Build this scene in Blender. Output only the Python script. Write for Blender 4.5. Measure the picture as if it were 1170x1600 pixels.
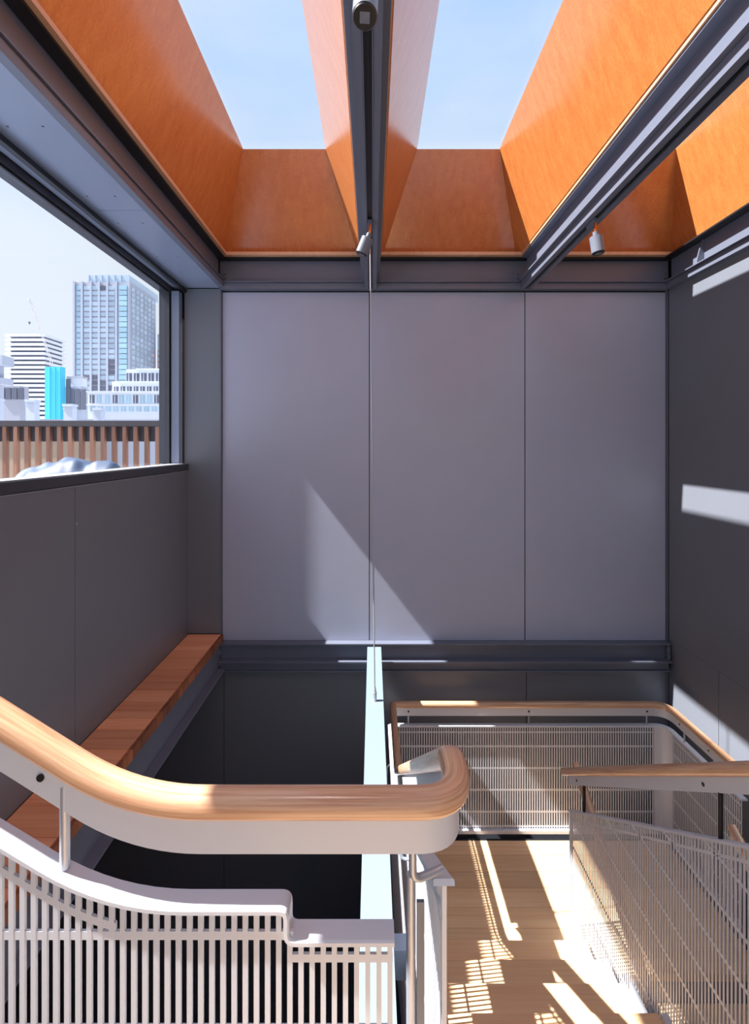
import bpy, bmesh, math, random
from mathutils import Vector
random.seed(7)
S = bpy.context.scene
C = S.collection
for o in list(bpy.data.objects): bpy.data.objects.remove(o)

# ------------------------------------------------------------ camera, sky, sun, exposure
EYE = 1.69
F = 756.0                                   # focal length in pixels of the 1170x1600 frame
cam = bpy.data.cameras.new('camera'); camo = bpy.data.objects.new('camera', cam); C.objects.link(camo)
camo.location = (0, 0, EYE); camo.rotation_euler = (math.pi/2, 0, 0)
cam.sensor_fit = 'HORIZONTAL'; cam.sensor_width = 36; cam.lens = F/1170*36
cam.shift_x = 3/1170; cam.shift_y = -104/1170; cam.clip_start = .02; cam.clip_end = 3000
S.camera = camo

W = bpy.data.worlds.new('sky'); S.world = W; W.use_nodes = True
nt = W.node_tree; nt.nodes.clear()
tc = nt.nodes.new('ShaderNodeTexCoord'); sp = nt.nodes.new('ShaderNodeSeparateXYZ')
rp = nt.nodes.new('ShaderNodeValToRGB'); bg = nt.nodes.new('ShaderNodeBackground'); ow = nt.nodes.new('ShaderNodeOutputWorld')
nz = nt.nodes.new('ShaderNodeTexNoise'); nz.inputs['Scale'].default_value = 2.2; nz.inputs['Detail'].default_value = 5
mp = nt.nodes.new('ShaderNodeMapping'); mp.inputs['Scale'].default_value = (1, 1, 3.5)
cr = nt.nodes.new('ShaderNodeMapRange'); cr.inputs['From Min'].default_value = .5; cr.inputs['From Max'].default_value = .8; cr.inputs['To Max'].default_value = .45
mx = nt.nodes.new('ShaderNodeMix'); mx.data_type = 'RGBA'; mx.inputs['B'].default_value = (.90, .96, 1.03, 1)
e = rp.color_ramp.elements
e[0].position = 0; e[0].color = (.90, .96, 1.03, 1)
e[1].position = 1; e[1].color = (.42, .64, 1.02, 1)
for p, c in ((.35, (.86, .95, 1.05, 1)), (.52, (.60, .79, 1.04, 1)), (.72, (.47, .69, 1.03, 1))):
    k = rp.color_ramp.elements.new(p); k.color = c
L = nt.links.new
L(tc.outputs['Generated'], sp.inputs[0]); L(sp.outputs['Z'], rp.inputs[0])
L(tc.outputs['Generated'], mp.inputs[0]); L(mp.outputs[0], nz.inputs['Vector']); L(nz.outputs[0], cr.inputs['Value'])
L(cr.outputs[0], mx.inputs['Factor']); L(rp.outputs[0], mx.inputs['A']); L(mx.outputs['Result'], bg.inputs['Color']); L(bg.outputs[0], ow.inputs[0])
bg.inputs['Strength'].default_value = 1.0

SUN = Vector((1, .10, -1.29)).normalized()
sun = bpy.data.lights.new('sun', 'SUN'); suno = bpy.data.objects.new('sun', sun); C.objects.link(suno)
suno.rotation_euler = SUN.to_track_quat('-Z', 'Y').to_euler(); suno.location = (-6, 0, 9)
sun.energy = 17.5; sun.angle = math.radians(.6); sun.color = (1.0, .97, .94)

S.view_settings.view_transform = 'Standard'; S.view_settings.look = 'None'
S.view_settings.exposure = 0.0; S.view_settings.gamma = 1; S.view_settings.use_curve_mapping = False

# ------------------------------------------------------------ helpers
def lin(r, g, b):
    f = lambda v: (v/255/12.92) if v <= 10 else ((v/255+.055)/1.055)**2.4
    return (f(r), f(g), f(b), 1)

def new_mat(name):
    m = bpy.data.materials.new(name); m.use_nodes = True
    return m, m.node_tree, m.node_tree.nodes['Principled BSDF']

def paint(name, col, rough=.5, noise=.06, scale=6, metal=0, spec=.5, bump=0, vary=0):
    m, t, b = new_mat(name)
    b.inputs['Roughness'].default_value = rough; b.inputs['Metallic'].default_value = metal
    b.inputs['Specular IOR Level'].default_value = spec
    co = t.nodes.new('ShaderNodeTexCoord'); n = t.nodes.new('ShaderNodeTexNoise')
    n.inputs['Scale'].default_value = scale; n.inputs['Detail'].default_value = 6; n.inputs['Roughness'].default_value = .6
    t.links.new(co.outputs['Object'], n.inputs['Vector'])
    r = t.nodes.new('ShaderNodeMapRange'); r.inputs['To Min'].default_value = 1-noise; r.inputs['To Max'].default_value = 1+noise
    t.links.new(n.outputs[0], r.inputs['Value'])
    h = t.nodes.new('ShaderNodeHueSaturation'); h.inputs['Color'].default_value = col
    val = r.outputs[0]
    if vary:
        oi = t.nodes.new('ShaderNodeObjectInfo'); v = t.nodes.new('ShaderNodeMapRange')
        v.inputs['To Min'].default_value = 1-vary; v.inputs['To Max'].default_value = 1+vary
        t.links.new(oi.outputs['Random'], v.inputs['Value'])
        mu = t.nodes.new('ShaderNodeMath'); mu.operation = 'MULTIPLY'
        t.links.new(val, mu.inputs[0]); t.links.new(v.outputs[0], mu.inputs[1]); val = mu.outputs[0]
    t.links.new(val, h.inputs['Value']); t.links.new(h.outputs[0], b.inputs['Base Color'])
    if bump:
        bp = t.nodes.new('ShaderNodeBump'); bp.inputs['Strength'].default_value = bump; bp.inputs['Distance'].default_value = .002
        n2 = t.nodes.new('ShaderNodeTexNoise'); n2.inputs['Scale'].default_value = 220
        t.links.new(co.outputs['Object'], n2.inputs['Vector']); t.links.new(n2.outputs[0], bp.inputs['Height'])
        t.links.new(bp.outputs[0], b.inputs['Normal'])
    return m

def wood(name, light, dark, axis='X', rough=.4, fine=40, vary=.12, uv=False, coat=0, spec=.5, contrast=1.0):
    """Long-grain timber: streaks stretched along one object axis (or along U)."""
    m, t, b = new_mat(name)
    b.inputs['Roughness'].default_value = rough; b.inputs['Specular IOR Level'].default_value = spec
    b.inputs['Coat Weight'].default_value = coat; b.inputs['Coat Roughness'].default_value = .2; b.inputs['Coat IOR'].default_value = 1.65
    co = t.nodes.new('ShaderNodeTexCoord'); oi = t.nodes.new('ShaderNodeObjectInfo')
    ad = t.nodes.new('ShaderNodeVectorMath'); ad.operation = 'ADD'
    cx = t.nodes.new('ShaderNodeMath'); cx.operation = 'MULTIPLY'; cx.inputs[1].default_value = 37
    t.links.new(oi.outputs['Random'], cx.inputs[0]); t.links.new(cx.outputs[0], ad.inputs[1])
    t.links.new(co.outputs['UV' if uv else 'Object'], ad.inputs[0])
    s = [fine, fine, fine]; s['XYZ'.index(axis)] = fine*.025
    ma = t.nodes.new('ShaderNodeMapping'); ma.inputs['Scale'].default_value = s
    t.links.new(ad.outputs[0], ma.inputs[0])
    n1 = t.nodes.new('ShaderNodeTexNoise'); n1.inputs['Scale'].default_value = 1; n1.inputs['Detail'].default_value = 8; n1.inputs['Roughness'].default_value = .62
    n1.inputs['Distortion'].default_value = .2
    t.links.new(ma.outputs[0], n1.inputs['Vector'])
    mb_ = t.nodes.new('ShaderNodeMapping'); mb_.inputs['Scale'].default_value = [v*.16 for v in s]
    t.links.new(ad.outputs[0], mb_.inputs[0])
    n2 = t.nodes.new('ShaderNodeTexNoise'); n2.inputs['Scale'].default_value = 1; n2.inputs['Detail'].default_value = 3
    t.links.new(mb_.outputs[0], n2.inputs['Vector'])
    mm = t.nodes.new('ShaderNodeMix'); mm.inputs[0].default_value = .42
    t.links.new(n1.outputs[0], mm.inputs[2]); t.links.new(n2.outputs[0], mm.inputs[3])
    rr = t.nodes.new('ShaderNodeValToRGB')
    rr.color_ramp.elements[0].position = .5-.16/contrast; rr.color_ramp.elements[0].color = dark
    rr.color_ramp.elements[1].position = .5+.16/contrast; rr.color_ramp.elements[1].color = light
    t.links.new(mm.outputs[0], rr.inputs[0])
    h = t.nodes.new('ShaderNodeHueSaturation')
    v = t.nodes.new('ShaderNodeMapRange'); v.inputs['To Min'].default_value = 1-vary; v.inputs['To Max'].default_value = 1+vary
    t.links.new(oi.outputs['Random'], v.inputs['Value']); t.links.new(v.outputs[0], h.inputs['Value'])
    t.links.new(rr.outputs[0], h.inputs['Color']); t.links.new(h.outputs[0], b.inputs['Base Color'])
    return m

def glass(name, tint=(1, 1, 1, 1), rough=.0):
    m, t, b = new_mat(name); t.nodes.remove(b)
    tr = t.nodes.new('ShaderNodeBsdfTransparent'); tr.inputs[0].default_value = tint
    gl = t.nodes.new('ShaderNodeBsdfGlossy'); gl.inputs['Roughness'].default_value = rough
    lw = t.nodes.new('ShaderNodeLayerWeight'); lw.inputs[0].default_value = .5
    pw = t.nodes.new('ShaderNodeMath'); pw.operation = 'POWER'; pw.inputs[1].default_value = 5
    fr = t.nodes.new('ShaderNodeMath'); fr.operation = 'MULTIPLY_ADD'; fr.inputs[1].default_value = .6; fr.inputs[2].default_value = .012
    t.links.new(lw.outputs['Facing'], pw.inputs[0]); t.links.new(pw.outputs[0], fr.inputs[0])
    mi = t.nodes.new('ShaderNodeMixShader'); out = t.nodes['Material Output']
    t.links.new(fr.outputs[0], mi.inputs[0]); t.links.new(tr.outputs[0], mi.inputs[1]); t.links.new(gl.outputs[0], mi.inputs[2])
    t.links.new(mi.outputs[0], out.inputs[0])
    return m

M = {}
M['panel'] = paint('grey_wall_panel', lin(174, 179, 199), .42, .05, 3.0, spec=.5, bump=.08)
M['panel_dark_shade'] = paint('dark_grey_and_shade_panel', lin(114, 118, 127), .36, .04, 3.0, spec=.5, bump=.05)  # dark grey side walls; also paints shade on some back wall panels
M['steel'] = paint('dark_steel_paint', lin(104, 109, 124), .38, .05, 8)
M['soffit'] = paint('blue_grey_soffit', lin(134, 145, 166), .25, .04, 4)
M['frame'] = paint('dark_window_frame', lin(62, 64, 72), .35, .03, 8)
M['black'] = paint('black_metal', lin(30, 30, 33), .45, .03, 8)
M['pale'] = paint('pale_blue_steel', lin(120, 136, 146), .4, .03, 6)
M['white'] = paint('white_powder_coat', lin(214, 217, 224), .38, .02, 10)
M['stain'] = paint('stainless_steel', lin(190, 194, 202), .4, .04, 20, metal=.55)
M['screw'] = paint('dark_screw', lin(60, 60, 62), .4, .05, 20, metal=.8)
M['spot'] = paint('grey_spot_paint', lin(112, 118, 130), .35, .03, 10)
M['copper'] = paint('brass_stem', lin(205, 140, 85), .3, .04, 20, metal=1)
M['lens'] = paint('lamp_lens', lin(120, 122, 130), .15, .2, 60)
M['floor_dark'] = paint('dark_floor', lin(46, 45, 46), .5, .1, 3)
M['plaster'] = paint('pale_plaster', lin(196, 196, 198), .7, .04, 3)
M['well'] = wood('skylight_veneer', lin(214, 140, 76), lin(186, 102, 48), 'Z', .45, 150, .03, coat=1.0, spec=.15, contrast=.8)
M['well_edge'] = wood('veneer_edge', lin(232, 186, 150), lin(214, 160, 120), 'Y', .5, 30, .05)
M['ledge'] = wood('ledge_timber', lin(242, 180, 138), lin(222, 146, 104), 'X', .45, 60, .2)
M['ledge_end'] = wood('ledge_end_grain', lin(176, 108, 70), lin(110, 62, 38), 'Z', .55, 60, .3)
M['tread'] = wood('tread_timber', lin(240, 206, 164), lin(224, 178, 134), 'X', .4, 60, .16)
M['rail'] = wood('handrail_timber', lin(234, 196, 158), lin(182, 122, 86), 'X', .3, 150, .05, uv=True, coat=.3, contrast=1.25)
M['glass'] = glass('clear_glass', (.985, .99, 1, 1))
M['deck_slat'] = wood('fence_timber', lin(196, 138, 104), lin(150, 98, 74), 'Z', .6, 30, .22)

def thing(name, label, cat, loc=(0, 0, 0), group=None, kind=None):
    o = bpy.data.objects.new(name, None); C.objects.link(o); o.location = loc; o.empty_display_size = .1
    if kind: o['kind'] = kind
    if label: o['label'] = label
    if cat: o['category'] = cat
    if group: o['group'] = group
    return o

def tag(o, label=None, cat=None, group=None, kind=None):
    if label: o['label'] = label
    if cat: o['category'] = cat
    if group: o['group'] = group
    if kind: o['kind'] = kind
    return o

class MB:
    def __init__(s): s.v = []; s.f = []; s.uv = {}
    def box(s, x0, x1, y0, y1, z0, z1):
        n = len(s.v)
        s.v += [(x, y, z) for z in (z0, z1) for y in (y0, y1) for x in (x0, x1)]
        s.f += [tuple(n+i for i in q) for q in ((0, 2, 3, 1), (4, 5, 7, 6), (0, 1, 5, 4), (2, 6, 7, 3), (0, 4, 6, 2), (1, 3, 7, 5))]
        return s
    def hexa(s, pts):                       # 8 points: bottom 4 (ccw), top 4 (ccw)
        n = len(s.v); s.v += [tuple(p) for p in pts]
        s.f += [tuple(n+i for i in q) for q in ((0, 3, 2, 1), (4, 5, 6, 7), (0, 1, 5, 4), (1, 2, 6, 5), (2, 3, 7, 6), (3, 0, 4, 7))]
        return s
    def quad_slab(s, a, b, c, d, t):        # quad thickened by t along its normal
        a, b, c, d = map(Vector, (a, b, c, d)); n = (b-a).cross(d-a).normalized()*t
        return s.hexa([a, b, c, d, a+n, b+n, c+n, d+n])
    def prism(s, poly, axis, a0, a1):       # polygon in the two other axes extruded along axis
        n = len(s.v); k = len(poly)
        def P(u, v, w): return {'X': (w, u, v), 'Y': (u, w, v), 'Z': (u, v, w)}[axis]
        s.v += [P(u, v, a0) for u, v in poly]+[P(u, v, a1) for u, v in poly]
        s.f += [tuple(n+i for i in range(k))[::-1], tuple(n+k+i for i in range(k))]
        s.f += [(n+i, n+(i+1) % k, n+k+(i+1) % k, n+k+i) for i in range(k)]
        return s
    def tube(s, path, r, seg=10):
        return s.sweep(path, [(r*math.cos(2*math.pi*i/seg), r*math.sin(2*math.pi*i/seg)) for i in range(seg)], free=True)
    def cyl(s, a, b, r, r2=None, seg=16):
        a, b = Vector(a), Vector(b); d = (b-a).normalized(); r2 = r if r2 is None else r2
        u = d.orthogonal().normalized(); w = d.cross(u); n = len(s.v)
        for p, q in ((a, r), (b, r2)):
            s.v += [tuple(p+(u*math.cos(2*math.pi*i/seg)+w*math.sin(2*math.pi*i/seg))*q) for i in range(seg)]
        s.f += [tuple(n+i for i in range(seg))[::-1], tuple(n+seg+i for i in range(seg))]
        s.f += [(n+i, n+(i+1) % seg, n+seg+(i+1) % seg, n+seg+i) for i in range(seg)]
        return s
    def sweep(s, path, prof, free=False, upright=False):
        """Sweep a closed profile (side, up) along a 3D path; u runs with length for the grain."""
        path = [Vector(p) for p in path]; k = len(prof); n = len(s.v); N = len(path); ln = 0
        prev = None
        for i, p in enumerate(path):
            t = (path[min(i+1, N-1)]-path[max(i-1, 0)]).normalized()
            if free and abs(t.z) > .95:
                side = prev if prev is not None else Vector((1, 0, 0))
                side = (side - t*side.dot(t)).normalized()
            else: side = t.cross(Vector((0, 0, 1))).normalized()
            if free and prev is not None:
                side = (prev - t*prev.dot(t)).normalized()
            prev = side
            up = Vector((0, 0, 1)) if upright else side.cross(t)
            mit = 1.0
            if not free and 0 < i < N-1:
                a = (path[i]-path[i-1]); b = (path[i+1]-path[i]); a.z = b.z = 0
                if a.length > 1e-6 and b.length > 1e-6: mit = 1/max(.5, math.cos(a.angle(b)/2))
            if i: ln += (p-path[i-1]).length
            for j, (x, z) in enumerate(prof):
                s.v.append(tuple(p+side*x*mit+up*z)); s.uv[n+i*k+j] = (ln, j/k*.15)
        s.f += [tuple(n+j for j in range(k)), tuple(n+(N-1)*k+j for j in range(k))[::-1]]
        for i in range(N-1):
            for j in range(k):
                a = n+i*k+j; b = n+i*k+(j+1) % k
                s.f.append((a, a+k, b+k, b))
        return s
    def mesh(s, name, smooth=False, bevel=0):
        me = bpy.data.meshes.new(name); me.from_pydata(s.v, [], s.f); me.update()
        bm = bmesh.new(); bm.from_mesh(me)
        bmesh.ops.recalc_face_normals(bm, faces=bm.faces)
        if bevel: bmesh.ops.bevel(bm, geom=list(bm.edges), offset=bevel, segments=2, affect='EDGES', clamp_overlap=True)
        if s.uv and not bevel:
            ul = bm.loops.layers.uv.new('UVMap')
            for f in bm.faces:
                for l in f.loops: l[ul].uv = s.uv.get(l.vert.index, (0, 0))
        if smooth:
            for f in bm.faces: f.smooth = True
            for e in bm.edges:
                if len(e.link_faces) == 2 and e.calc_face_angle() > math.radians(38): e.smooth = False
        bm.to_mesh(me); bm.free()
        return me
    def build(s, name, mat, parent=None, smooth=False, bevel=0, base=False):
        """World coordinates in; object gets its own origin (centre, or base centre)."""
        xs, ys, zs = zip(*s.v)
        c = Vector(((min(xs)+max(xs))/2, (min(ys)+max(ys))/2, min(zs) if base else (min(zs)+max(zs))/2))
        s.v = [(x-c.x, y-c.y, z-c.z) for x, y, z in s.v]
        o = bpy.data.objects.new(name, s.mesh(name, smooth, bevel)); C.objects.link(o)
        o.data.materials.append(M[mat] if isinstance(mat, str) else mat)
        put(o, c, parent)
        return o

def world_loc(o):
    l = Vector(o.location)
    while o.parent: o = o.parent; l += Vector(o.location)
    return l
def put(o, c, parent=None):
    o.location = Vector(c)
    if parent is not None: o.parent = parent; o.location = Vector(c)-world_loc(parent)
def inst(name, me, loc, parent=None, scale=None):
    o = bpy.data.objects.new(name, me); C.objects.link(o); put(o, loc, parent)
    if scale: o.scale = scale
    return o
def box(name, mat, x0, x1, y0, y1, z0, z1, parent=None, bevel=0):
    return MB().box(x0, x1, y0, y1, z0, z1).build(name, mat, parent, bevel=bevel, smooth=bool(bevel))
def fillet(pts, rad, seg=8):
    """Round the inner corners of a 3D polyline; rad = one radius-like tangent length or a list."""
    pts = [Vector(p) for p in pts]; out = [pts[0]]
    for i in range(1, len(pts)-1):
        r = rad[i-1] if isinstance(rad, (list, tuple)) else rad
        a = (pts[i-1]-pts[i]).normalized(); b = (pts[i+1]-pts[i]).normalized()
        p0 = pts[i]+a*r; p1 = pts[i]+b*r
        for k in range(seg+1):
            t = k/seg; out.append(p0*(1-t)**2+pts[i]*2*t*(1-t)+p1*t*t)
    return out+[pts[-1]]
def at(x, y, Y):
    """World point seen at photo pixel (x, y) when it stands at depth Y."""
    return Vector(((x-582)*Y/F, Y, EYE-(y-696)*Y/F))

# ------------------------------------------------------------ room shell
XL, XR, YB = -1.59, 2.56, 4.20               # left wall, right wall, back wall faces
YR, ZLOW = -1.9, -3.6                        # rear wall, lower floor
# back wall with its clad panels
wb = MB().box(-1.83, 2.9, YB+.012, YB+.2, .90, 3.95).box(-3.3, 2.9, YB+.012, YB+.2, ZLOW, .90).build('wall_back', 'black'); tag(wb, kind='structure')
JX = [-1.306, -.028, 1.322, 2.545]
for i in range(3):
    box('panel', 'panel', JX[i]+.004, JX[i+1]-.004, YB, YB+.011, .0, 3.018, wb)
LX = [-3.2, -1.29, -.03, 1.335, 2.555]
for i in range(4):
    box('panel', 'panel_dark_shade', LX[i]+.003, LX[i+1]-.003, YB, YB+.011, ZLOW, -.25, wb)  # darker grey paints in the gloom of the lower level
box('panel', 'panel_dark_shade', XL-.03, -1.318, YB-.03, YB+.011, .07, 3.04, wb)           # return beside the window, its shade put in as darker grey
# right wall
wr = box('wall_right', 'black', XR+.012, XR+.2, YR, YB+.2, ZLOW, 3.95); tag(wr, kind='structure')
JY = [-1.9, -1.32, .31, 1.95, 3.58, 4.185]
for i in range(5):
    box('panel', 'panel_dark_shade', XR, XR+.011, JY[i]+.002, JY[i+1]-.002, ZLOW, 0.02, wr)
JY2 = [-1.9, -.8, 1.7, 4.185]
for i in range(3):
    box('panel', 'panel_dark_shade', XR, XR+.011, JY2[i]+.002, JY2[i+1]-.002, .022, 3.05, wr)
# left wall below the window
wl = box('wall_left', 'black', -1.86, XL-.012, YR, YB+.2, -.10, 1.46); tag(wl, kind='structure')
JL = [-1.9, -.75, 1.0, 2.585, 4.17]
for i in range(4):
    p = box('panel', 'panel_dark_shade', XL-.011, XL, JL[i]+.002, JL[i+1]-.002, .065, 1.47, wl)
    box('panel_edge', 'stain', XL-.011, XL+.003, JL[i]+.002, JL[i+1]-.002, 1.4702, 1.4735, p)
    sc = MB().cyl((XL, JL[i]+.012, 1.27), (XL+.003, JL[i]+.012, 1.27), .006).build('screw', 'stain', p)
wh = box('wall_left_head', 'steel', -1.86, -1.60, YR, YB+.2, 3.06, 4.0); tag(wh, kind='structure')
# lower level beyond the ledge
lw = box('wall_lower_left', 'panel_dark_shade', -3.3, -3.2, YR, YB+.2, ZLOW, -.10); tag(lw, kind='structure')
fl = box('floor_lower', 'floor_dark', -3.3, 2.9, YR-.1, YB+.2, ZLOW-.2, ZLOW); tag(fl, kind='structure')
fs = box('floor_roof_deck', 'soffit', -9, -1.86, YR-.2, 6.9, -.10, .92); tag(fs, kind='structure')
# upper floor on which the camera stands
fu = thing('floor', None, None, (0, -1.1, 0), kind='structure')
box('slab', 'steel', -1.55, 1.28, YR, .74, -.25, -.03, fu)
box('slab', 'steel', 1.28, 2.54, YR, -1.2, -.25, -.03, fu)
yy = YR
while yy < .79:
    w = min(.14, .80-yy); box('plank', 'tread', -1.55, 1.29 if yy > -1.2 else 2.54, yy, yy+w-.002, -.03, 0, fu); yy += w
# rear wall; its big unseen window is added to brighten the room
wq = thing('wall_rear', None, None, (0, YR, 0), kind='structure')
box('pier', 'panel', -3.3, -1.5, YR-.2, YR, ZLOW, 4.0, wq); box('pier', 'panel', 2.5, 2.9, YR-.2, YR, ZLOW, 4.0, wq)
box('spandrel', 'panel', -1.5, 2.5, YR-.2, YR, ZLOW, .1, wq); box('lintel', 'panel', -1.5, 2.5, YR-.2, YR, 3.2, 4.0, wq)
w2 = thing('fill_window', None, None, (.5, YR-.1, .1), kind='structure')
for x in (-1.5, -.19, 1.13, 2.44): box('mullion', 'frame', x, x+.06, YR-.15, YR-.05, .1, 3.2, w2)
for i, x in enumerate((-1.44, -.13, 1.19)): box('pane', 'glass', x, x+1.25, YR-.105, YR-.095, .1, 3.2, w2)

# window on the left
w1 = thing('window_1', None, None, (-1.7, 1, 1.47), kind='structure')
Y0w, Y1w = -1.7, 4.17
box('sill', 'frame', -1.80, XL+.006, Y0w, Y1w, 1.479, 1.53, w1, .003)
box('sill_edge', 'stain', -1.72, -1.60, Y0w, Y1w, 1.531, 1.536, w1)
box('head_frame', 'soffit', -1.70, -1.60, Y0w, Y1w, 3.035, 3.08, w1)
box('head_gasket', 'black', -1.63, -1.60, Y0w, Y1w, 3.005, 3.034, w1)
box('head_rail', 'frame', -1.82, -1.71, Y0w, Y1w, 3.0, 3.08, w1)
box('head_bead', 'black', -1.735, -1.722, Y0w, Y1w, 2.985, 2.999, w1)
box('jamb', 'soffit', -1.705, -1.64, 4.10, 4.168, 1.537, 3.0, w1)
box('jamb_rail', 'frame', -1.80, -1.715, 4.08, 4.168, 1.537, 3.0, w1)
box('jamb', 'frame', -1.82, -1.64, Y0w-.08, Y0w, 1.47, 3.08, w1)
box('mullion', 'frame', -1.80, -1.72, .3, .38, 1.537, 3.0, w1)
box('pane', 'glass', -1.765, -1.757, .385, 4.078, 1.533, 2.998, w1)
box('pane', 'glass', -1.765, -1.757, Y0w, .298, 1.533, 2.998, w1)
wlr = box('wall_left_rear', 'panel_dark_shade', -1.86, XL, YR, Y0w-.08, 1.47, 3.06); tag(wlr, kind='structure')
# soffit over the window
sf = thing('trim_1', None, None, (-1.45, 1, 3.045), kind='structure')
for a, b in ((-1.9, -.2), (-.2, 1.32), (1.32, 2.79), (2.79, 4.165)):
    p = box('panel', 'soffit', -1.60, -1.315, a+.002, b-.002, 3.045, 3.06, sf)
    for yy in (a+.16, (a+b)/2, b-.16):
        for xx in (-1.55, -1.40):
            MB().cyl((xx, yy, 3.0445), (xx, yy, 3.047), .006, seg=8).build('screw', 'screw', p)
# vertical corner trims
t2 = box('trim_2', 'steel', -1.318, -1.306, YB-.03, YB+.011, -.0, 3.03); tag(t2, kind='structure')
t3 = box('trim_3', 'steel', 2.545, 2.558, YB-.012, YB+.011, ZLOW, 3.03); tag(t3, kind='structure')

# ------------------------------------------------------------ roof steel
ZB, ZT = 3.03, 3.275                         # underside and top of the roof beams
ub = thing('steel_beam', 'dark grey steel channel running along the top of the back wall', 'beam', (.6, YB, ZB))
box('web', 'steel', -1.3145, 2.545, 4.165, 4.205, 3.09, ZT, ub)
box('bottom_flange', 'steel', -1.3145, 2.545, 4.115, 4.165, 3.083, 3.09, ub)
box('lower_band', 'steel', -1.3145, 2.545, 4.14, 4.205, ZB, 3.08, ub)
box('top_flange', 'black', -1.3145, 2.545, 4.10, 4.205, ZT, ZT+.012, ub)
for x in (-1.29, 1.235, 2.50):
    for z in (3.13, 3.17): MB().cyl((x+.02, 4.165, z), (x+.02, 4.145, z), .012, seg=6).build('bolt', 'steel', ub)

lb = thing('steel_beam', 'dark grey steel channel between the left window soffit and the orange skylight well', 'beam', (-1.31, 1, 3.045))
box('web', 'steel', -1.34, -1.315, YR, 4.13, 3.06, ZT, lb)
box('bottom_flange', 'steel', -1.315, -1.265, YR, 4.13, 3.098, 3.106, lb)
box('lower_band', 'steel', -1.314, -1.275, YR, 4.13, 3.045, 3.092, lb)
box('top_flange', 'black', -1.315, -1.25, YR, 4.09, ZT, ZT+.012, lb)

rb = thing('steel_beam', 'dark grey steel channel along the top of the right wall with gusset plates', 'beam', (2.5, 1, ZB))
box('web', 'steel', 2.55, 2.60, YR, 4.13, 3.06, ZT, rb)
box('bottom_flange', 'steel', 2.49, 2.55, YR, 4.11, 3.085, 3.093, rb)
box('lower_band', 'steel', 2.515, 2.558, YR, 4.13, ZB, 3.08, rb)
box('top_flange', 'black', 2.47, 2.60, YR, 4.09, ZT, ZT+.012, rb)
for y in (3.72, 2.1, .5):
    MB().prism([(2.549, 3.094), (2.495, 3.094), (2.495, 3.12), (2.535, ZT-.001), (2.549, ZT-.001)], 'Y', y, y+.012).build('gusset', 'steel', rb)

def roof_beam(xc, label):
    b = thing('steel_beam', label, 'beam', (xc, .5, ZB))
    box('web', 'steel', xc-.012, xc+.012, YR, 4.10, 3.10, ZT, b)
    box('top_flange', 'steel', xc-.06, xc+.06, YR, 4.09, ZT, ZT+.012, b)
    box('bottom_flange', 'steel', xc-.076, xc+.076, YR, 4.11, 3.088, 3.098, b)
    for s in (-1, 1):
        box('lower_cheek', 'steel', *sorted((xc+s*.05, xc+s*.02)), YR, 4.135, ZB, 3.086, b)
    tr = box('light_track', 'black', xc-.019, xc+.019, YR, 4.09, ZB+.010, 3.086, b)
    for s in (-1, 1):
        box('track_lip', 'steel', *sorted((xc+s*.019, xc+s*.015)), YR, 4.09, ZB-.002, ZB+.010, tr)
    box('track_groove', 'black', xc-.003, xc+.003, YR, 4.09, ZB+.004, ZB+.010, tr)
    return b
XC, XB = -.017, 1.318
roof_beam(XC, 'dark steel roof beam with light track between the two left skylights, straight overhead')
roof_beam(XB, 'dark steel roof beam with light track on the right, lit along its left side')

# ------------------------------------------------------------ skylights: timber-lined wells narrowing upward
ZW, ZS = 3.315, 4.017                        # well foot, glass level
YF0, YF1, YS0, YS1 = -1.75, 4.205, -1.35, 3.80
wells = [(-1.30, -.098, -1.03, -.352, 'left skylight, between the window soffit and the central beam'),
         (.062, 1.262, .332, 1.01, 'middle skylight, between the central beam and the right beam'),
         (1.374, 2.60, 1.67, 2.388, 'right skylight, between the right beam and the right wall')]
for x0, x1, a0, a1, txt in wells:
    s = thing('skylight', 'orange timber lined '+txt, 'skylight', ((x0+x1)/2, 1, ZW), 'skylights in the roof')
    b = [(x0, YF0, ZW), (x1, YF0, ZW), (x1, YF1, ZW), (x0, YF1, ZW)]
    t = [(a0, YS0, ZS), (a1, YS0, ZS), (a1, YS1, ZS), (a0, YS1, ZS)]
    for i in range(4):
        j = (i+1) % 4
        MB().quad_slab(b[i], b[j], t[j], t[i], -.018).build('lining_panel', 'well', s)
    e = .022
    box('edge_trim', 'well_edge', x0-.02, x0+(.075 if x0 < -1 else .012), YF0, YF1, ZW-.026, ZW-.001, s)
    box('edge_trim', 'well_edge', x1-.012, x1+.02, YF0, YF1, ZW-.026, ZW-.001, s)
    box('edge_trim', 'well_edge', x0+(.076 if x0 < -1 else .013), x1-.013, 4.055, YF1-.002, ZW-.026, ZW-.001, s)
    box('edge_trim', 'well_edge', x0+.013, x1-.013, YF0, YF0+.04, ZW-.026, ZW-.001, s)
    box('pane', 'glass', a0-.04, a1+.04, YS0-.04, YS1+.04, ZS+.012, ZS+.022, s)
# roof deck with holes
rf = thing('ceiling', None, None, (0, 1, 4.0), kind='structure')
for x0, x1 in ((-1.86, -1.05), (-.332, .312), (1.03, 1.65), (2.408, 2.9)):
    box('roof_strip', 'plaster', x0, x1, YR-.2, YB+.2, ZS-.012, ZS+.008, rf)
for x0, x1 in ((-1.05, -.332), (.312, 1.03), (1.65, 2.408)):
    box('roof_strip', 'plaster', x0, x1, YS1+.02, YB+.2, ZS-.012, ZS+.008, rf)
    box('roof_strip', 'plaster', x0, x1, YR-.2, YS0-.02, ZS-.012, ZS+.008, rf)
    box('ceiling_end', 'panel', x0-.3, x1+.3, YR, YF0, ZW-.03, ZW, rf)

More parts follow.
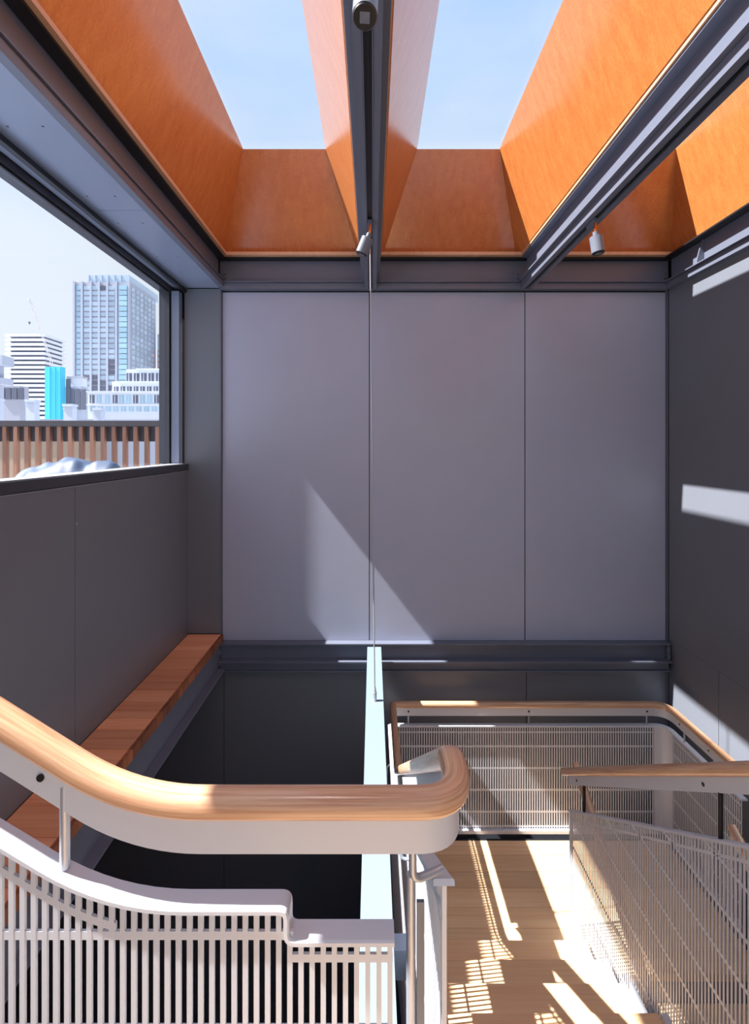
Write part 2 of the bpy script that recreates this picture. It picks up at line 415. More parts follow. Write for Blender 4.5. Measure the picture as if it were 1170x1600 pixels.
# ------------------------------------------------------------ lower steel and the timber ledge
lbm = thing('steel_beam', 'dark grey steel channel across the back wall at landing height', 'beam', (.6, YB, -.25))
box('top_flange', 'steel', -1.311, 2.54, 4.12, 4.199, -.012, -.001, lbm)
box('web', 'steel', -1.311, 2.54, 4.17, 4.199, -.145, -.012, lbm)
box('bottom_flange', 'steel', -1.311, 2.54, 4.10, 4.199, -.157, -.145, lbm)
box('lower_band', 'steel', -1.311, 2.54, 4.15, 4.199, -.235, -.157, lbm)
box('lower_lip', 'steel', -1.311, 2.54, 4.13, 4.199, -.245, -.235, lbm)
pl = box('end_plate', 'steel', 2.515, 2.54, 4.13, 4.17, -.14, -.02, lbm)
for z in (-.05, -.11): MB().cyl((2.52, 4.13, z), (2.52, 4.115, z), .014, seg=6).build('bolt', 'spot', pl)

lg = thing('timber_ledge', 'reddish timber ledge of crosswise boards on a steel channel below the left window wall', 'ledge', (-1.44, 2, 0))
y = YB-.035; i = 0
ws = [.24, .085, .13, .215, .17, .11, .15, .10, .085, .11, .09, .09, .095]
while y > YR+.2:
    w = ws[i] if i < len(ws) else random.uniform(.09, .2); i += 1
    b_ = box('plank', 'ledge', XL+.003, -1.305, y-w+.0015, y, .008+random.uniform(-.001, .001), .065, lg, .002)
    box('end_block', 'ledge_end', -1.3045, -1.283, y-w+.0015, y-.0015, .008, .0645, b_)
    y -= w
box('ledge_web', 'steel', -1.335, -1.312, YR+.2, 4.16, -.20, .006, lg)
box('ledge_flange', 'steel', -1.312, -1.25, YR+.2, 4.09, -.21, -.198, lg)
box('ledge_top_flange', 'steel', -1.312, -1.286, YR+.2, 4.16, -.004, .006, lg)
MB().cyl((-1.30, 4.10, -.06), (-1.30, 4.08, -.06), .016, seg=6).build('bolt', 'steel', lg)

pb = thing('pale_beam', 'pale blue painted steel beam running from the back wall towards the foreground guard', 'beam', (.014, 2, -.25))
box('top_flange', 'pale', -.044, .072, .76, 4.095, -.03, -.015, pb)
box('web', 'pale', .008, .02, .76, 4.095, -.22, -.03, pb)
box('bottom_flange', 'pale', -.044, .072, .76, 4.095, -.235, -.22, pb)
tie = box('cross_tie', 'soffit', .0725, .135, 1.70, 1.76, -.19, -.085); tag(tie, 'short grey steel tie between pale beam and stair guard', 'beam')

# hanger rod
rd = thing('hanger_rod', 'thin steel hanger rod from the central roof beam down to the pale beam', 'rod', (.014, 3.23, -.015))
MB().cyl((.014, 3.23, .085), (-.017, 3.23, 3.04), .0045, seg=10).build('rod', 'stain', rd, smooth=True)
MB().cyl((.014, 3.23, -.015), (.014, 3.23, .045), .0135, seg=14).build('socket', 'stain', rd, smooth=True)
MB().cyl((.014, 3.23, .045), (.014, 3.23, .065), .010, .010, 12).build('collar', 'stain', rd, smooth=True)
MB().cyl((.014, 3.23, .065), (.014, 3.23, .09), .008, .0045, 12).build('ferrule', 'stain', rd, smooth=True)

# ------------------------------------------------------------ spot lamps on the tracks
def spot(x, y, aim, label, ln=.095, r=.037):
    s = thing('spot_lamp', label, 'lamp', (x, y, ZB-.03), 'spot lamps on the light tracks')
    box('adapter', 'steel', x-.013, x+.013, y-.01, y+.10, ZB-.02, ZB+.002, s, .002)
    st = (x, y+.005, ZB-.075)
    MB().cyl((x, y+.005, ZB-.021), st, .007, seg=10).build('stem', 'copper', s, smooth=True)
    a = Vector(aim).normalized(); p = Vector(st)+a*.002
    MB().cyl(p, p+a*.03, .016, seg=14).build('neck', 'spot', s, smooth=True)
    bd = MB().cyl(p+a*.03, p+a*(.03+ln), r, seg=28).build('housing', 'spot', s, smooth=True)
    ring = MB(); q = p+a*(.03+ln)
    ring.cyl(q, q+a*.006, r*.98, r*.9, 28); ring.build('bezel', 'black', s, smooth=True)
    le = MB().cyl(q+a*.0061, q+a*.0075, r*.55, seg=4).build('lens', 'lens', s)
    return s
spot(XC, 2.88, (-.42, .1, -1), 'grey cylinder spot lamp tilted left under the central beam near the back wall')
spot(XB, 2.86, (.12, -.05, -1), 'grey cylinder spot lamp hanging under the right beam before the orange skylight')
spot(XC, 1.335, (-.03, -.42, -1), 'dark spot lamp at the top edge seen from below with its lens facing down', .10, .034)

# ------------------------------------------------------------ stairs
LZ = -1.548; RISE, GO = .172, .275
XF0, XF1 = .20, 1.31                          # flight going down away from the camera
f1 = thing('staircase', 'upper stair flight with light timber treads leading down to the landing', 'staircase', (.75, 1.9, LZ))
for i in range(8):
    z = LZ+RISE*(i+1); yn = 3.0-GO*i
    for k in range(2):
        y1 = yn-k*(GO+.03)/2; y0 = y1-(GO+.03)/2+.001
        box('tread_board', 'tread', XF0, XF1-.028, y0, y1, z-.045, z, f1, .002)
    ep = MB().box(XF1-.026, XF1-.006, yn-GO-.02, yn-.03, z-.06, z+.035).build('end_plate', 'white', f1)
    ep = MB().box(XF0-.018, XF0-.001, yn-GO-.02, yn-.03, z-.06, z+.035).build('end_plate', 'white', f1)
def nose(Y): return LZ+RISE+(3.0-Y)*RISE/GO
for x0, x1 in ((XF0-.033, XF0-.02), (XF1-.004, XF1+.008)):
    MB().prism([(.83, nose(.83)-.30), (2.78, nose(2.78)-.29), (2.98, LZ+.004), (2.98, nose(2.98)-.10), (.83, nose(.83)-.04)], 'X', x0, x1).build('stringer', 'white', f1)
f2 = thing('staircase', 'lower stair flight behind the slanted guard going down from the landing', 'staircase', (1.9, 1.9, -3.4))
for i in range(9):
    z = LZ-RISE*(i+1); yn = 2.96-GO*i
    for k in range(2):
        y1 = yn-.002-k*(GO+.03)/2; y0 = y1-(GO+.03)/2+.001
        box('tread_board', 'tread', 1.40, 2.40, y0, y1, z-.045, z, f2, .002)
for x0, x1 in ((1.385, 1.398), (2.402, 2.415)):
    MB().prism([(2.955, LZ-.05), (2.955, LZ-.30), (.6, LZ-.30-2.36*.625), (.6, LZ-.02-2.36*.625)], 'X', x0, x1).build('stringer', 'white', f2)
ld = thing('stair_landing', 'light timber board landing in front of the back guard', 'landing', (1.3, 3.4, LZ-.1))
y = 3.965; wsl = [.14, .15, .135, .15, .145, .14, .145]
for w in wsl:
    box('plank', 'tread', .20, 2.40, y-w+.0015, y, LZ-.045, LZ, ld, .0015); y -= w
    last = y
box('plank', 'tread', .20, 1.30, last-.20, last-.001, LZ-.045, LZ, ld)
box('landing_frame', 'steel', .20, 2.40, 2.965, 3.96, LZ-.2, LZ-.046, ld)
box('shadow_strip', 'black', .20, 2.40, 3.967, 3.985, LZ-.2, LZ-.002, ld)

# ------------------------------------------------------------ guards: slotted white steel sheets under a folded cap
PITCH, BARW, TH = .0204, .0092, .006
def slotted(axis, plane, a0, a1, top, bot, rows, extra_rows=(), TH=.003):
    """One sheet with vertical slots. a runs along 'X' or 'Y'; top(a)/bot(a) bound it."""
    m = MB(); h = TH/2; g = TH/2-.0003
    def hx(al, ar, zl0, zr0, zl1, zr1, t):
        if axis == 'X': pts = [(al, plane-t, zl0), (ar, plane-t, zr0), (ar, plane+t, zr0), (al, plane+t, zl0), (al, plane-t, zl1), (ar, plane-t, zr1), (ar, plane+t, zr1), (al, plane+t, zl1)]
        else: pts = [(plane-t, al, zl0), (plane+t, al, zl0), (plane+t, ar, zr0), (plane-t, ar, zr0), (plane-t, al, zl1), (plane+t, al, zl1), (plane+t, ar, zr1), (plane-t, ar, zr1)]
        m.hexa(pts)
    n = int((a1-a0)/PITCH)
    for i in range(n+1):
        a = a0+i*PITCH; b = min(a+BARW, a1)
        if b-a < .002: continue
        hx(a, b, bot(a), bot(b), top(a), top(b), h)
    def strip(fn, w):                          # a cross row following fn(a)
        N = max(1, int((a1-a0)/.06)); prev = None
        for i in range(N):
            l = a0+(a1-a0)*i/N; r = a0+(a1-a0)*(i+1)/N
            hx(l, r, fn(l)-w/2, fn(r)-w/2, fn(l)+w/2, fn(r)+w/2, g)
    for z in rows:                             # level rows only where the sheet exists
        inside = [a0+(a1-a0)*i/400 for i in range(401) if bot(a0+(a1-a0)*i/400) < z < top(a0+(a1-a0)*i/400)]
        if inside: hx(inside[0], inside[-1], z-.007, z-.007, z+.007, z+.007, g)
    for fn, w in extra_rows: strip(fn, w)
    return m
ROWS = [-.809-.181*k for k in range(-11, 12)]
CAPP = [(-.0225, -.012), (-.0225, -.003), (-.0195, 0), (.0195, 0), (.0225, -.003), (.0225, -.012)]

# near guard, parallel to the picture: bars as single pieces
YG = .888
g1 = thing('stair_guard', 'white slotted guard in the left foreground with stepped and rising cap', 'guard', (-.5, YG, 0))
capn = fillet([(-1.24, .90, .847+.756*.605), (-.484, .90, .847), (-.152, .90, .847), (-.152, .90, .79), (.04, .90, .79)], [.14, .02, .012, ], 8)
def cap_sweep(path, width=.0225, th=.006):
    m = MB(); n = 0
    for i in range(len(path)):
        p = Vector(path[i]); a = Vector(path[max(i-1, 0)]); b = Vector(path[min(i+1, len(path)-1)])
        t = (b-a).normalized(); nr = Vector((-t.z, 0, t.x))
        for dy, dn in ((-width, -th-.004), (-width, -.003), (-width+.003, 0), (width-.003, 0), (width, -.003), (width, -th-.004), (width-.003, -th), (-width+.003, -th)):
            q = p+nr*dn; m.v.append((q.x, p.y+dy, q.z))
    k = 8; N = len(path)
    m.f += [tuple(range(k)), tuple((N-1)*k+j for j in range(k))[::-1]]
    for i in range(N-1):
        for j in range(k): m.f.append((i*k+j, (i+1)*k+j, (i+1)*k+(j+1) % k, i*k+(j+1) % k))
    return m
cap_sweep(capn).build('cap', 'white', g1, smooth=True)
pts = sorted([(p.x, p.z) for p in capn])
def capz(x):
    if x > -.152: return .79
    for (xa, za), (xb, zb) in zip(pts, pts[1:]):
        if xa <= x <= xb and xb-xa > 1e-6 and xb < -.14:
            return za+(zb-za)*(x-xa)/(xb-xa)
    return .847
unit = MB().box(-BARW/2, BARW/2, -TH/2, TH/2, -1, 0); ume = unit.mesh('bar'); ume.materials.append(M['white'])
x = .032
while x > -1.22:
    zt = capz(x)-.0065
    if -.17 < x < -.14: zt = .84 if x < -.152 else .783
    inst('bar', ume, (x, YG, zt), g1, (1, 1, zt+.16)); x -= PITCH
box('cross_row', 'white', -1.23, -.145, YG-.0027, YG+.0027, .785, .8005, g1)
box('cross_row', 'white', -.155, .037, YG-.0027, YG+.0027, .744, .7585, g1)
for z in (.62, .44, .26, .08, -.10): box('cross_row', 'white', -1.23, .037, YG-.0027, YG+.0027, z-.007, z+.007, g1)
sl = MB(); xs_ = [-1.23+i*.02 for i in range(50)]
for xa, xb in zip(xs_, xs_[1:]):
    za, zb = capz(xa)-.062, capz(xb)-.062
    if zb < .80: break
    sl.hexa([(xa, YG-.0027, za), (xb, YG-.0027, zb), (xb, YG+.0027, zb), (xa, YG+.0027, za), (xa, YG-.0027, za+.015), (xb, YG-.0027, zb+.015), (xb, YG+.0027, zb+.015), (xa, YG+.0027, za+.015)])
sl.build('slanted_row', 'white', g1)
box('bottom_channel', 'white', -1.23, .037, YG-.02, YG+.02, -.20, -.16, g1)

# left guard of the upper flight and the landing guard behind it
XG = .150; YL = 4.02; XGR = 2.435
capl = [(XG, 1.02, .777), (XG, 3.11, -.628), (XG, YL, -.628), (XGR, YL, -.628), (XGR, 3.17, -.628)]
g2 = thing('stair_guard', 'white slotted guard on the left of the upper flight, seen almost edge on', 'guard', (XG, 2, -1.6))
MB().sweep(fillet(capl[:3], [.05]), CAPP).build('cap', 'white', g2, smooth=True)
def top2(Y): return .765-(Y-1.02)*.672 if Y < 3.11 else -.64
def bot2(Y): return max(nose(Y)-.22, LZ-.12)
m = slotted('Y', XG, 1.025, YL-.08, top2, bot2, ROWS, [(lambda Y: top2(Y)-.05, .014), (lambda Y: bot2(Y)+.012, .03)])
tag(m.build('slotted_sheet', 'white', g2), kind='stuff')
box('end_edge', 'white', XG-.004, XG+.006, 1.018, 1.03, -.16, .765, g2)
g3 = thing('stair_guard', 'white slotted guard around the landing in front of the grey back wall', 'guard', (1.3, YL, LZ))
MB().sweep(fillet([(XG, YL-.09, -.628), (XG, YL, -.628), (XGR, YL, -.628), (XGR, 3.17, -.628)], [.03, .10]), CAPP).build('cap', 'white', g3, smooth=True)
tl = lambda a: -.64
bl = lambda a: LZ+.03
m = slotted('X', YL, XG+.03, XGR-.10, tl, bl, ROWS, [(lambda a: -.692, .012), (lambda a: LZ+.075, .014)])
tag(m.build('slotted_sheet', 'white', g3), kind='stuff')
m = slotted('Y', XGR, 3.19, YL-.10, tl, lambda a: bl(a) if a > 3.3 else bl(a)-.2, ROWS, [(lambda a: -.692, .012), (lambda a: LZ+.075, .014)])
tag(m.build('slotted_sheet', 'white', g3), kind='stuff')
for (cx_, cy_, a_, r_) in ((XGR-.10, YL-.10, 0, .10), (XG+.03, YL-.03, 90, .03)):
    m = MB(); N = 10
    for i in range(N):
        t0, t1 = [math.radians(a_+90*k/N) for k in (i, i+1)]
        P = lambda t, rr, z: (cx_+rr*math.cos(t), cy_+rr*math.sin(t), z)
        m.hexa([P(t0, r_-.003, bl(0)), P(t0, r_+.003, bl(0)), P(t1, r_+.003, bl(0)), P(t1, r_-.003, bl(0)), P(t0, r_-.003, -.64), P(t0, r_+.003, -.64), P(t1, r_+.003, -.64), P(t1, r_-.003, -.64)])
    m.build('corner_sheet', 'white', g3, smooth=True)
box('bottom_channel', 'white', XG, XGR, YL-.025, YL+.02, LZ+.028, LZ+.055, g3)
box('bottom_channel', 'white', XGR-.02, XGR+.02, 3.19, YL-.03, LZ+.028, LZ+.055, g3)

# central guard between the flights
XM = 1.338; YE = 3.257
def topc(Y): return -.727-.012+.672*(3.206-Y)
def botc(Y): return max(nose(Y)-.10, LZ+.003)
g4 = thing('stair_guard', 'white slotted slanting guard between the two stair flights on the right', 'guard', (XM, 2, -1.6))
MB().sweep([(XM, .86, topc(.86)+.012), (XM, YE, topc(YE)+.012)], CAPP).build('cap', 'white', g4, smooth=True)
m = slotted('Y', XM, .88, YE, topc, botc, ROWS, [(lambda Y: topc(Y)-.052, .014), (lambda Y: botc(Y)+.01, .03)])
tag(m.build('slotted_sheet', 'white', g4), kind='stuff')
box('end_edge', 'white', XM-.012, XM+.012, YE-.002, YE+.005, LZ+.003, topc(YE), g4)

# ------------------------------------------------------------ handrails
RP = []
for i in range(20):
    a = 2*math.pi*i/20; cc, ss = math.cos(a), math.sin(a); n = 2.6
    RP.append((.027*abs(cc)**(2/n)*(1 if cc >= 0 else -1), .0245*abs(ss)**(2/n)*(1 if ss >= 0 else -1)))
PLP = [(-.005, -.092), (.005, -.092), (.005, -.02), (-.005, -.02)]
def handrail(label, pts, rad, loc, plate_pts=None, prad=None):
    h = thing('handrail', label, 'handrail', loc)
    MB().sweep(fillet(pts, rad, 10), RP).build('timber_rail', 'rail', h, smooth=True)
    MB().sweep(fillet(plate_pts or pts, prad or rad, 10), PLP, upright=True).build('steel_bar', 'white', h, smooth=True)
    return h
HZ = 1.026; HX = .168; HL = -.462
h1 = handrail('honey timber handrail in the foreground turning down the upper flight',
              [(-1.23, .90, HZ+.784*.63), (-.446, .90, HZ), (HX, .90, HZ), (HX, 1.03, HZ), (HX, 3.17, HL+.02)], [.13, .085, .035], (-.4, .9, .9))
def screw_x(x, y, z, h, r=.007): MB().cyl((x, y-.006, z), (x, y-.0085, z), r, seg=12).build('screw', 'screw', h)
screw_x(-.613, .90, HZ+.167*.63-.055, h1)
def post(x, y, z0, z1, h, r=.009): MB().cyl((x, y, z0), (x, y, z1), r, seg=14).build('post', 'stain', h, smooth=True)
post(-.574, .903, capz(-.574), HZ+.128*.63-.05, h1)
MB().tube(fillet([(.083, 1.0, .96), (.083, 1.0, .79), (.148, 1.03, .79)], [.025], 8), .008).build('bracket', 'stain', h1, smooth=True)
MB().tube(fillet([(.083, 1.0, .945), (.12, .97, .95), (.165, .95, .95)], [.02], 6), .007).build('bracket_arm', 'stain', h1, smooth=True)
for Y in (1.75, 2.5, 3.05):
    zz = top2(Y)
    MB().tube(fillet([(XG-.004, Y, zz-.08), (XG-.05, Y, zz-.08), (XG-.05, Y+.02, zz+.10), (HX, Y+.02, zz+.13)], [.025, .025], 6), .006).build('bracket', 'stain', h1, smooth=True)
h2 = handrail('thin timber handrail around the landing in front of the back wall',
              [(HX, 3.2, HL), (HX, YL, HL), (XGR, YL, HL), (XGR, 3.10, HL)], [.035, .13], (1.3, YL, HL-.1))
for x in (.298, 1.297, 2.276):
    post(x, YL, -.628, HL-.085, h2, .006); screw_x(x, YL, HL-.055, h2, .008)
for y in (3.78, 3.45):
    post(XGR, y, -.628, HL-.085, h2, .006)
    MB().cyl((XGR-.006, y+.05, HL-.055), (XGR-.0085, y+.05, HL-.055), .007, seg=10).build('screw', 'screw', h2)
MB().tube(fillet([(XG-.004, 3.62, -.70), (XG-.045, 3.62, -.70), (XG-.045, 3.55, -.86), (XG-.004, 3.55, -.86)], [.03, .03], 6), .007).build('bracket', 'stain', h2, smooth=True)
def hc(Y): return -.577-.025+.68*(3.4-Y)
h3 = handrail('straight timber handrail on a white bar above the slanting middle guard',
              [(XM, .90, hc(.90)), (XM, 3.38, hc(3.38))], [], (XM, 2, -.2), [(XM, .90, hc(.90)), (XM, 3.30, hc(3.30))])
for Y in (3.06, 1.86):
    MB().cyl((XM, Y, topc(Y)+.012), (XM, Y, hc(Y)-.093), .009, seg=12).build('post', 'screw', h3, smooth=True)
for Y in (3.16, 1.95):
    MB().cyl((XM-.0055, Y, hc(Y)-.06), (XM-.008, Y, hc(Y)-.06), .008, seg=10).build('screw', 'screw', h3)
h4 = handrail('timber handrail going down beside the lower flight behind the middle guard',
              [(1.41, 3.36, -.52), (1.41, 1.2, -.52-2.16*.66)], [], (1.41, 2.3, -1.2))
h5 = handrail('timber handrail of the lower flight on the right wall side',
              [(2.33, 3.14, -.78), (2.33, 1.2, -.78-1.94*.64)], [], (2.33, 2.3, -1.3))
gp = thing('guard_post', 'polished steel post at the near end of the flight guard', 'post', (.085, 1.05, -.25))
MB().cyl((.083, 1.05, -.25), (.083, 1.05, .76), .010, seg=16).build('tube', 'stain', gp, smooth=True)
box('flat_bar', 'spot', .096, .112, 1.048, 1.056, -.25, .70, gp)

# ------------------------------------------------------------ outside: deck, fence, tarpaulin
YFN = 6.7
fe = thing('deck_fence', 'brown timber slat fence with dark cap outside the window', 'fence', (-5, YFN, .92))
sme = MB().box(-.026, .026, -.03, .03, 0, 1.03).mesh('slat'); sme.materials.append(M['deck_slat'])
M['slat_cap'] = paint('dark_fence_cap', lin(74, 66, 66), .6, .08, 8)
x = -2.97
while x > -8.6:
    inst('slat', sme, (x, YFN, .92), fe); x -= .1505
box('cap', 'slat_cap', -8.7, -2.88, YFN-.07, YFN+.09, 1.955, 2.03, fe)
box('back_rail', 'slat_cap', -8.7, -2.88, YFN+.033, YFN+.063, 1.745, 1.953, fe)
M['tarp'] = paint('grey_blue_tarpaulin', lin(66, 80, 104), .55, .1, 3)
HP = [(0, .20), (.10, .36), (.22, .50), (.38, .585), (.52, .63), (.60, .625), (.68, .575), (.75, .60), (.84, .575), (.92, .47), (1, .25)]
def lump(u):
    for (a, ha), (b, hb) in zip(HP, HP[1:]):
        if a <= u <= b:
            t = (u-a)/(b-a); t = t*t*(3-2*t); return ha+(hb-ha)*t
m = MB(); NU, NV = 64, 24; TX0, TX1, TY0, TY1 = -4.15, -2.62, 5.0, 5.75
for j in range(NV+1):
    for i in range(NU+1):
        u, v = i/NU, j/NV
        e_ = min(1, (12*u)**.6, (12*(1-u))**.6)*min(1, max(0, math.sin(math.pi*v))**.35)
        r = math.sin(23*u+5*v)*.012+math.sin(11*u-17*v)*.014+math.sin(57*u+13*v)*.006+abs(math.sin(19*u+9*v))*.014
        m.v.append((TX0+u*(TX1-TX0), TY0+v*(TY1-TY0), .921+(lump(u)+r-.015)*e_))
for j in range(NV):
    for i in range(NU):
        a = j*(NU+1)+i; m.f.append((a, a+1, a+NU+2, a+NU+1))
k = len(m.v)
m.v += [(TX0, TY0, .9205), (TX1, TY0, .9205), (TX1, TY1, .9205), (TX0, TY1, .9205)]; m.f.append((k, k+3, k+2, k+1))
tp = m.build('tarpaulin', 'tarp', smooth=True); tag(tp, 'crumpled grey blue tarpaulin lying on the deck just outside the window', 'tarpaulin')

# ------------------------------------------------------------ city beyond
B = {}
B['stone'] = paint('pale_grey_stone', lin(168, 174, 192), .8, .03, .4)
B['stone2'] = paint('warm_grey_stone', lin(164, 165, 178), .8, .03, .4)
B['white'] = paint('white_facade', lin(204, 209, 221), .8, .02, .4)
B['win'] = paint('pale_window_glass', lin(166, 184, 202), .35, .05, .5, vary=.16)
B['winb'] = paint('blue_window_glass', lin(152, 184, 204), .3, .05, .5, vary=.12)
B['wind'] = paint('dark_window_glass', lin(92, 96, 112), .35, .05, .5, vary=.2)
B['teal'] = paint('turquoise_sheeting', lin(70, 190, 220), .6, .10, .6)
B['brick'] = paint('red_brick', lin(170, 110, 100), .85, .1, 2)
B['tan'] = paint('tan_brick', lin(184, 160, 140), .85, .12, 3)
B['crane'] = paint('crane_steel', lin(200, 196, 196), .5, .05, 1)
GZ = -30
gr = box('ground', 'plaster', -900, 60, 12, 1200, GZ-1, GZ); tag(gr, kind='structure')

def px(x, Y): return (x-582)*Y/F
def pz(y, Y): return EYE-(y-696)*Y/F
def bblock(name, mat, x0, x1, y0, y1, Y, depth, parent, base=True, far=False):
    """Block whose front stands at depth Y and fills photo x0..x1, y0..y1."""
    return MB().box(px(x0, Y), px(x1, Y+depth) if far else px(x1, Y), Y, Y+depth, GZ if base else pz(y1, Y), pz(y0, Y)).build(name, mat, parent)
def wmesh(w, h, d, mat):
    me = MB().box(-w/2, w/2, -d/2, d/2, -h/2, h/2).mesh('window'); me.materials.append(mat); return me

# main hotel tower
Y = 270; u = Y/F
T = thing('tower_block', 'tall pale grey tower with grid of windows and glass roof screen', 'building', (px(160, Y), Y+15, GZ))
dep = 32
bblock('body', B['stone2'], 115, 203, 441, 655, Y, dep, T)
bblock('roof_block', B['stone'], 137, 199, 436, 442, Y+3, dep-6, T)
scr = bblock('roof_screen', B['win'], 138, 202, 430, 445, Y+1, dep+4, T, False)
for xx in (138, 148, 158, 168, 178, 188, 201): MB().box(px(xx, Y)-.15, px(xx, Y)+.15, Y+.6, Y+.99, pz(445, Y), pz(429, Y)).build('screen_post', B['stone'], scr)
wm = {c: wmesh(9.4*u, 6.0*u, .8, B[c]) for c in ('win', 'wind')}
darks = {(17, 0), (17, 1), (18, 1), (18, 2), (19, 1), (19, 2), (16, 3), (15, 3), (19, 3), (20, 2), (20, 3), (21, 2), (0, 2), (14, 3)}
for r in range(25):
    for c in range(4):
        inst('window', wm['wind' if (r, c) in darks else 'win'], (px(136.5+c*12.8, Y), Y-.1, pz(450+r*8.25, Y)), T)
wl_ = wmesh(6*u, 6.4*u, .8, B['winb']); wc = wmesh(12.5*u, 7.2*u, 1.6, B['winb'])
for r in range(25):
    inst('window', wl_, (px(123.5, Y), Y-.1, pz(450+r*8.25, Y)), T)
    inst('bay_window', wc, (px(193.5, Y), Y-.3, pz(450+r*8.25, Y)), T)
for xx in (116.5, 129, 142.9, 155.7, 168.5, 182.5, 202): MB().box(px(xx, Y)-.55, px(xx, Y)+.55, Y-.9, Y, GZ, pz(440, Y)).build('pier', B['stone'], T)
wsd = MB().box(-.3, .3, -1.55, 1.55, -1.0, 1.0).mesh('window'); wsd.materials.append(B['win'])
for r in range(25):
    for c in range(6):
        inst('window', wsd, (px(203, Y)+.1, Y+3.2+c*4.9, pz(450+r*8.25, Y)), T)
# striped tower
Y = 360; u = Y/F
T = thing('tower_block', 'white tower with horizontal balcony stripes behind the turquoise block', 'building', (px(45, Y), Y+20, GZ))
bblock('body', B['wind'], 17, 71, 527, 660, Y, 19, T)
ww = MB().box(px(12, Y)-px(43, Y), px(74, Y)-px(43, Y), -3, 22, -.95, .95).mesh('balcony_slab'); ww.materials.append(B['white'])
for r in range(19):
    inst('balcony_slab', ww, (px(43, Y), Y, pz(525+r*7.1, Y)), T)
# turquoise sheeted block
Y = 180
T = thing('sheeted_building', 'building side wrapped in bright turquoise construction sheeting', 'building', (px(86, Y), Y+8, GZ))
bblock('sheeting', B['teal'], 70, 102, 573, 660, Y, 2.4, T, True, True)
for xx in (78, 86, 94): MB().box(px(xx, Y)-.12, px(xx, Y)+.12, Y-.25, Y, GZ, pz(573.5, Y)).build('scaffold_pole', B['teal'], T)
T = thing('glass_building', 'low dark glass building beside the turquoise sheeting', 'building', (px(118, Y), Y+12, GZ))
bblock('body', B['stone'], 101.5, 137, 604, 660, Y+4, 4, T, True, True)
bblock('dark_bay', B['wind'], 103, 109, 592, 660, Y+3.5, .5, T)
for i in range(3): bblock('window', B['wind'], 109+i*9, 116+i*9, 608, 640, Y+3.6, .35, T, False)
bblock('gable', B['white'], 104, 136, 591, 604, Y+4.5, 3, T, False, True)
bblock('gable_cap', B['stone2'], 104, 138, 588, 590.8, Y+4.2, 3.6, T, False, True)
# white low-rise with tiers
Y = 130
T = thing('terraced_building', 'white low building with stepped terraces and dark square windows', 'building', (px(200, Y), Y+14, GZ))
bblock('lower_tier', B['white'], 137, 262, 612, 660, Y, 20, T)
bblock('middle_tier', B['white'], 175, 262, 596, 613, Y+3, 17, T)
bblock('upper_tier', B['white'], 197, 262, 577, 597, Y+6, 14, T)
def win(x0, x1, y0, y1, Yf, mat):
    o = bblock('window', B[mat], x0, x1, y0, y1, Yf-.1, .4, T, False)
    xm = (x0+x1)/2; MB().box(px(xm, Yf)-.08, px(xm, Yf)+.08, Yf-.18, Yf-.105, pz(y1, Yf), pz(y0, Yf)).build('glazing_bar', B['white'], o)
for i in range(5): win(197.5+i*11.5, 206+i*11.5, 583, 596, Y+6, 'wind')
for i in range(8): win(178+i*10.3, 185+i*10.3, 604, 612, Y+3, 'wind')
for i, x0 in enumerate((140, 151, 164, 176, 186, 197, 208, 219, 230, 241, 251)): win(x0, x0+7.5, 617, 630, Y, 'winb' if i % 3 else 'wind')
for i, x0 in enumerate((141, 153, 165, 177, 189, 201, 213, 225, 237, 249)): win(x0, x0+8, 635, 643, Y, 'winb')
for yy, yo in ((576, 6), (596, 3), (611.5, 0), (632, 0)):
    x0 = 197 if yy == 576 else 175 if yy == 596 else 137
    MB().box(px(x0-1, Y), px(262, Y), Y+yo-.5, Y+yo, pz(yy+1.5, Y+yo), pz(yy, Y+yo)).build('cornice', B['white'], T)
# brick tower at the window edge
Y = 300
T = thing('brick_tower', 'red brick and white tower partly hidden at the window jamb', 'building', (px(254, Y), Y+10, GZ))
bblock('brick_body', B['brick'], 246, 268, 547, 660, Y, 20, T); bblock('white_top', B['stone'], 246, 268, 522, 547.5, Y-.2, 20, T, False)
bblock('crown', B['stone2'], 249, 262, 514, 522, Y+4, 10, T, False)
for r in range(9):
    for c in range(3): bblock('window', B['win'], 247+c*7, 252+c*7, 540+r*9, 546+r*9, Y-.5, .6, T, False)
# cornice building at the frame edge and grey low block
Y = 95
T = thing('corner_building', 'beige building with wide flat cornice at the left frame edge', 'building', (px(-5, Y), Y+6, GZ))
bblock('body', B['stone'], -60, 6, 556, 660, Y+.6, 2, T, True, True); bblock('cornice', B['stone'], -60, 22, 555, 570, Y, 3.2, T, False, True)
bblock('terrace', B['stone'], -60, 21, 590, 600, Y+.3, 3, T, False, True)
for i in range(3): bblock('window', B['wind'], -28+i*7, -23+i*7, 576, 588, Y+.3, .4, T, False)
T = thing('grey_building', 'grey low building with upright piers behind the chimneys', 'building', (px(28, Y), Y+25, GZ))
bblock('body', B['stone2'], -30, 45, 603, 660, Y+20, 3, T, True, True)
for i in range(4): bblock('window', B['wind'], 0+i*9.5, 7+i*9.5, 606, 624, Y+19.7, .5, T, False)
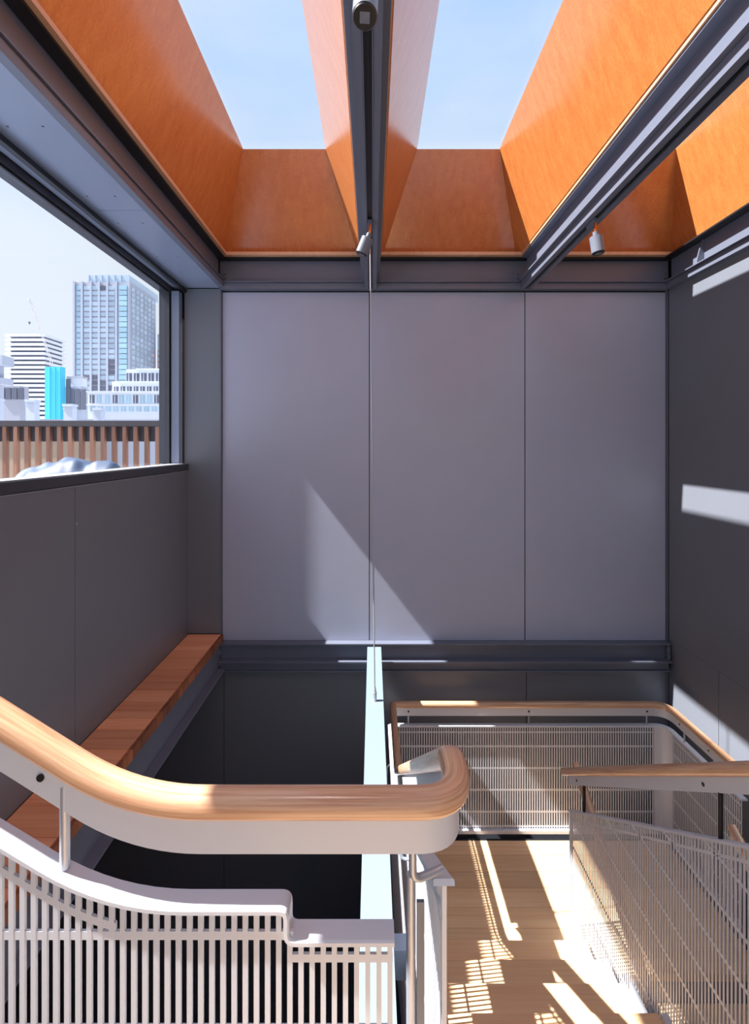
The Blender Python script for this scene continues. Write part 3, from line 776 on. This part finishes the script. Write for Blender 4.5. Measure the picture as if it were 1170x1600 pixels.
# rooftop chimneys and parapets
ZRF = pz(690, 26)
T = thing('flat_roof_building', 'flat roofed building beyond the fence carrying the white chimneys', 'building', (px(60, 30), 30, GZ))
MB().box(-22, -8, 25.2, 26.95, GZ, ZRF).build('body', B['stone'], T); MB().box(-22, -8, 28.6, 40, GZ, ZRF-.3).build('rear_body', B['stone'], T)
for k, (x0, x1, y0, lab) in enumerate(((38, 64, 624, 'widest white chimney stack, left of the turquoise sheeting'), (97, 122, 631, 'white chimney stack just right of the turquoise sheeting'),
                                 (144, 166, 637, 'smallest white chimney stack before the terraced building'), (-16, 8, 622, 'white chimney stack at the left frame edge'))):
    Y = 25.4+k*.2
    T = thing('chimney_stack', lab, 'chimney', (px((x0+x1)/2, Y), Y, ZRF), 'white chimney stacks beyond the fence')
    MB().box(px(x0+2, Y), px(x1-2, Y+.4), Y, Y+.4, ZRF, pz(y0+4, Y)).build('shaft', B['white'], T)
    bblock('cap', B['white'], x0, x1, y0, y0+3.8, Y-.06, .52, T, False, True); bblock('cap_band', B['white'], x0+1, x1-1, y0+6.5, y0+9, Y-.03, .46, T, False, True)
Y = 24
T = thing('roof_parapet', 'tan brick parapet with white coping seen between the fence slats', 'wall', (px(60, Y), Y, pz(760, Y)))
bblock('brickwork', B['tan'], -260, 150, 677, 790, Y, .5, T, False); bblock('coping', B['white'], -262, 152, 671, 676.8, Y-.1, .7, T, False)
T = thing('roof_parapet', 'long white roof parapet beyond the right part of the fence', 'wall', (px(220, Y+3), Y+3, pz(760, Y+3)))
bblock('wall_face', B['white'], 151, 300, 664, 790, Y+3, .5, T, False); bblock('coping', B['stone2'], 60, 300, 655, 663.5, Y+3.6, .7, T, False)
# crane
Y = 330
T = thing('tower_crane', 'thin pale construction crane above the striped tower', 'crane', (px(81, Y), Y, GZ))
def lattice(name, a, b, w):
    a, b = Vector(a), Vector(b); d = (b-a).normalized(); s = d.cross(Vector((0, 1, 0))).normalized()*w/2
    m = MB(); n = 14
    m.cyl(a-s, b-s, .22, seg=4); m.cyl(a+s, b+s, .22, seg=4)
    for i in range(n): m.cyl(a+(b-a)*(i/n)+s*(-1)**i, a+(b-a)*((i+1)/n)-s*(-1)**i, .14, seg=4)
    m.build(name, B['crane'], T)
lattice('jib', at(80, 565, Y), at(48, 472, Y), 1.2)
lattice('mast', Vector((px(81, Y), Y, GZ)), at(80, 562, Y), 1.6)
MB().tube([at(48, 472, Y), at(45.5, 467.5, Y), at(43, 469, Y)], .35, 6).build('jib_head', B['crane'], T)
MB().cyl(at(46, 468, Y), at(46, 503, Y), .08, seg=4).build('cable', B['crane'], T)
MB().cyl(at(46, 503, Y), at(46, 507, Y), .9, .2, 6).build('hook_block', B['wind'], T)
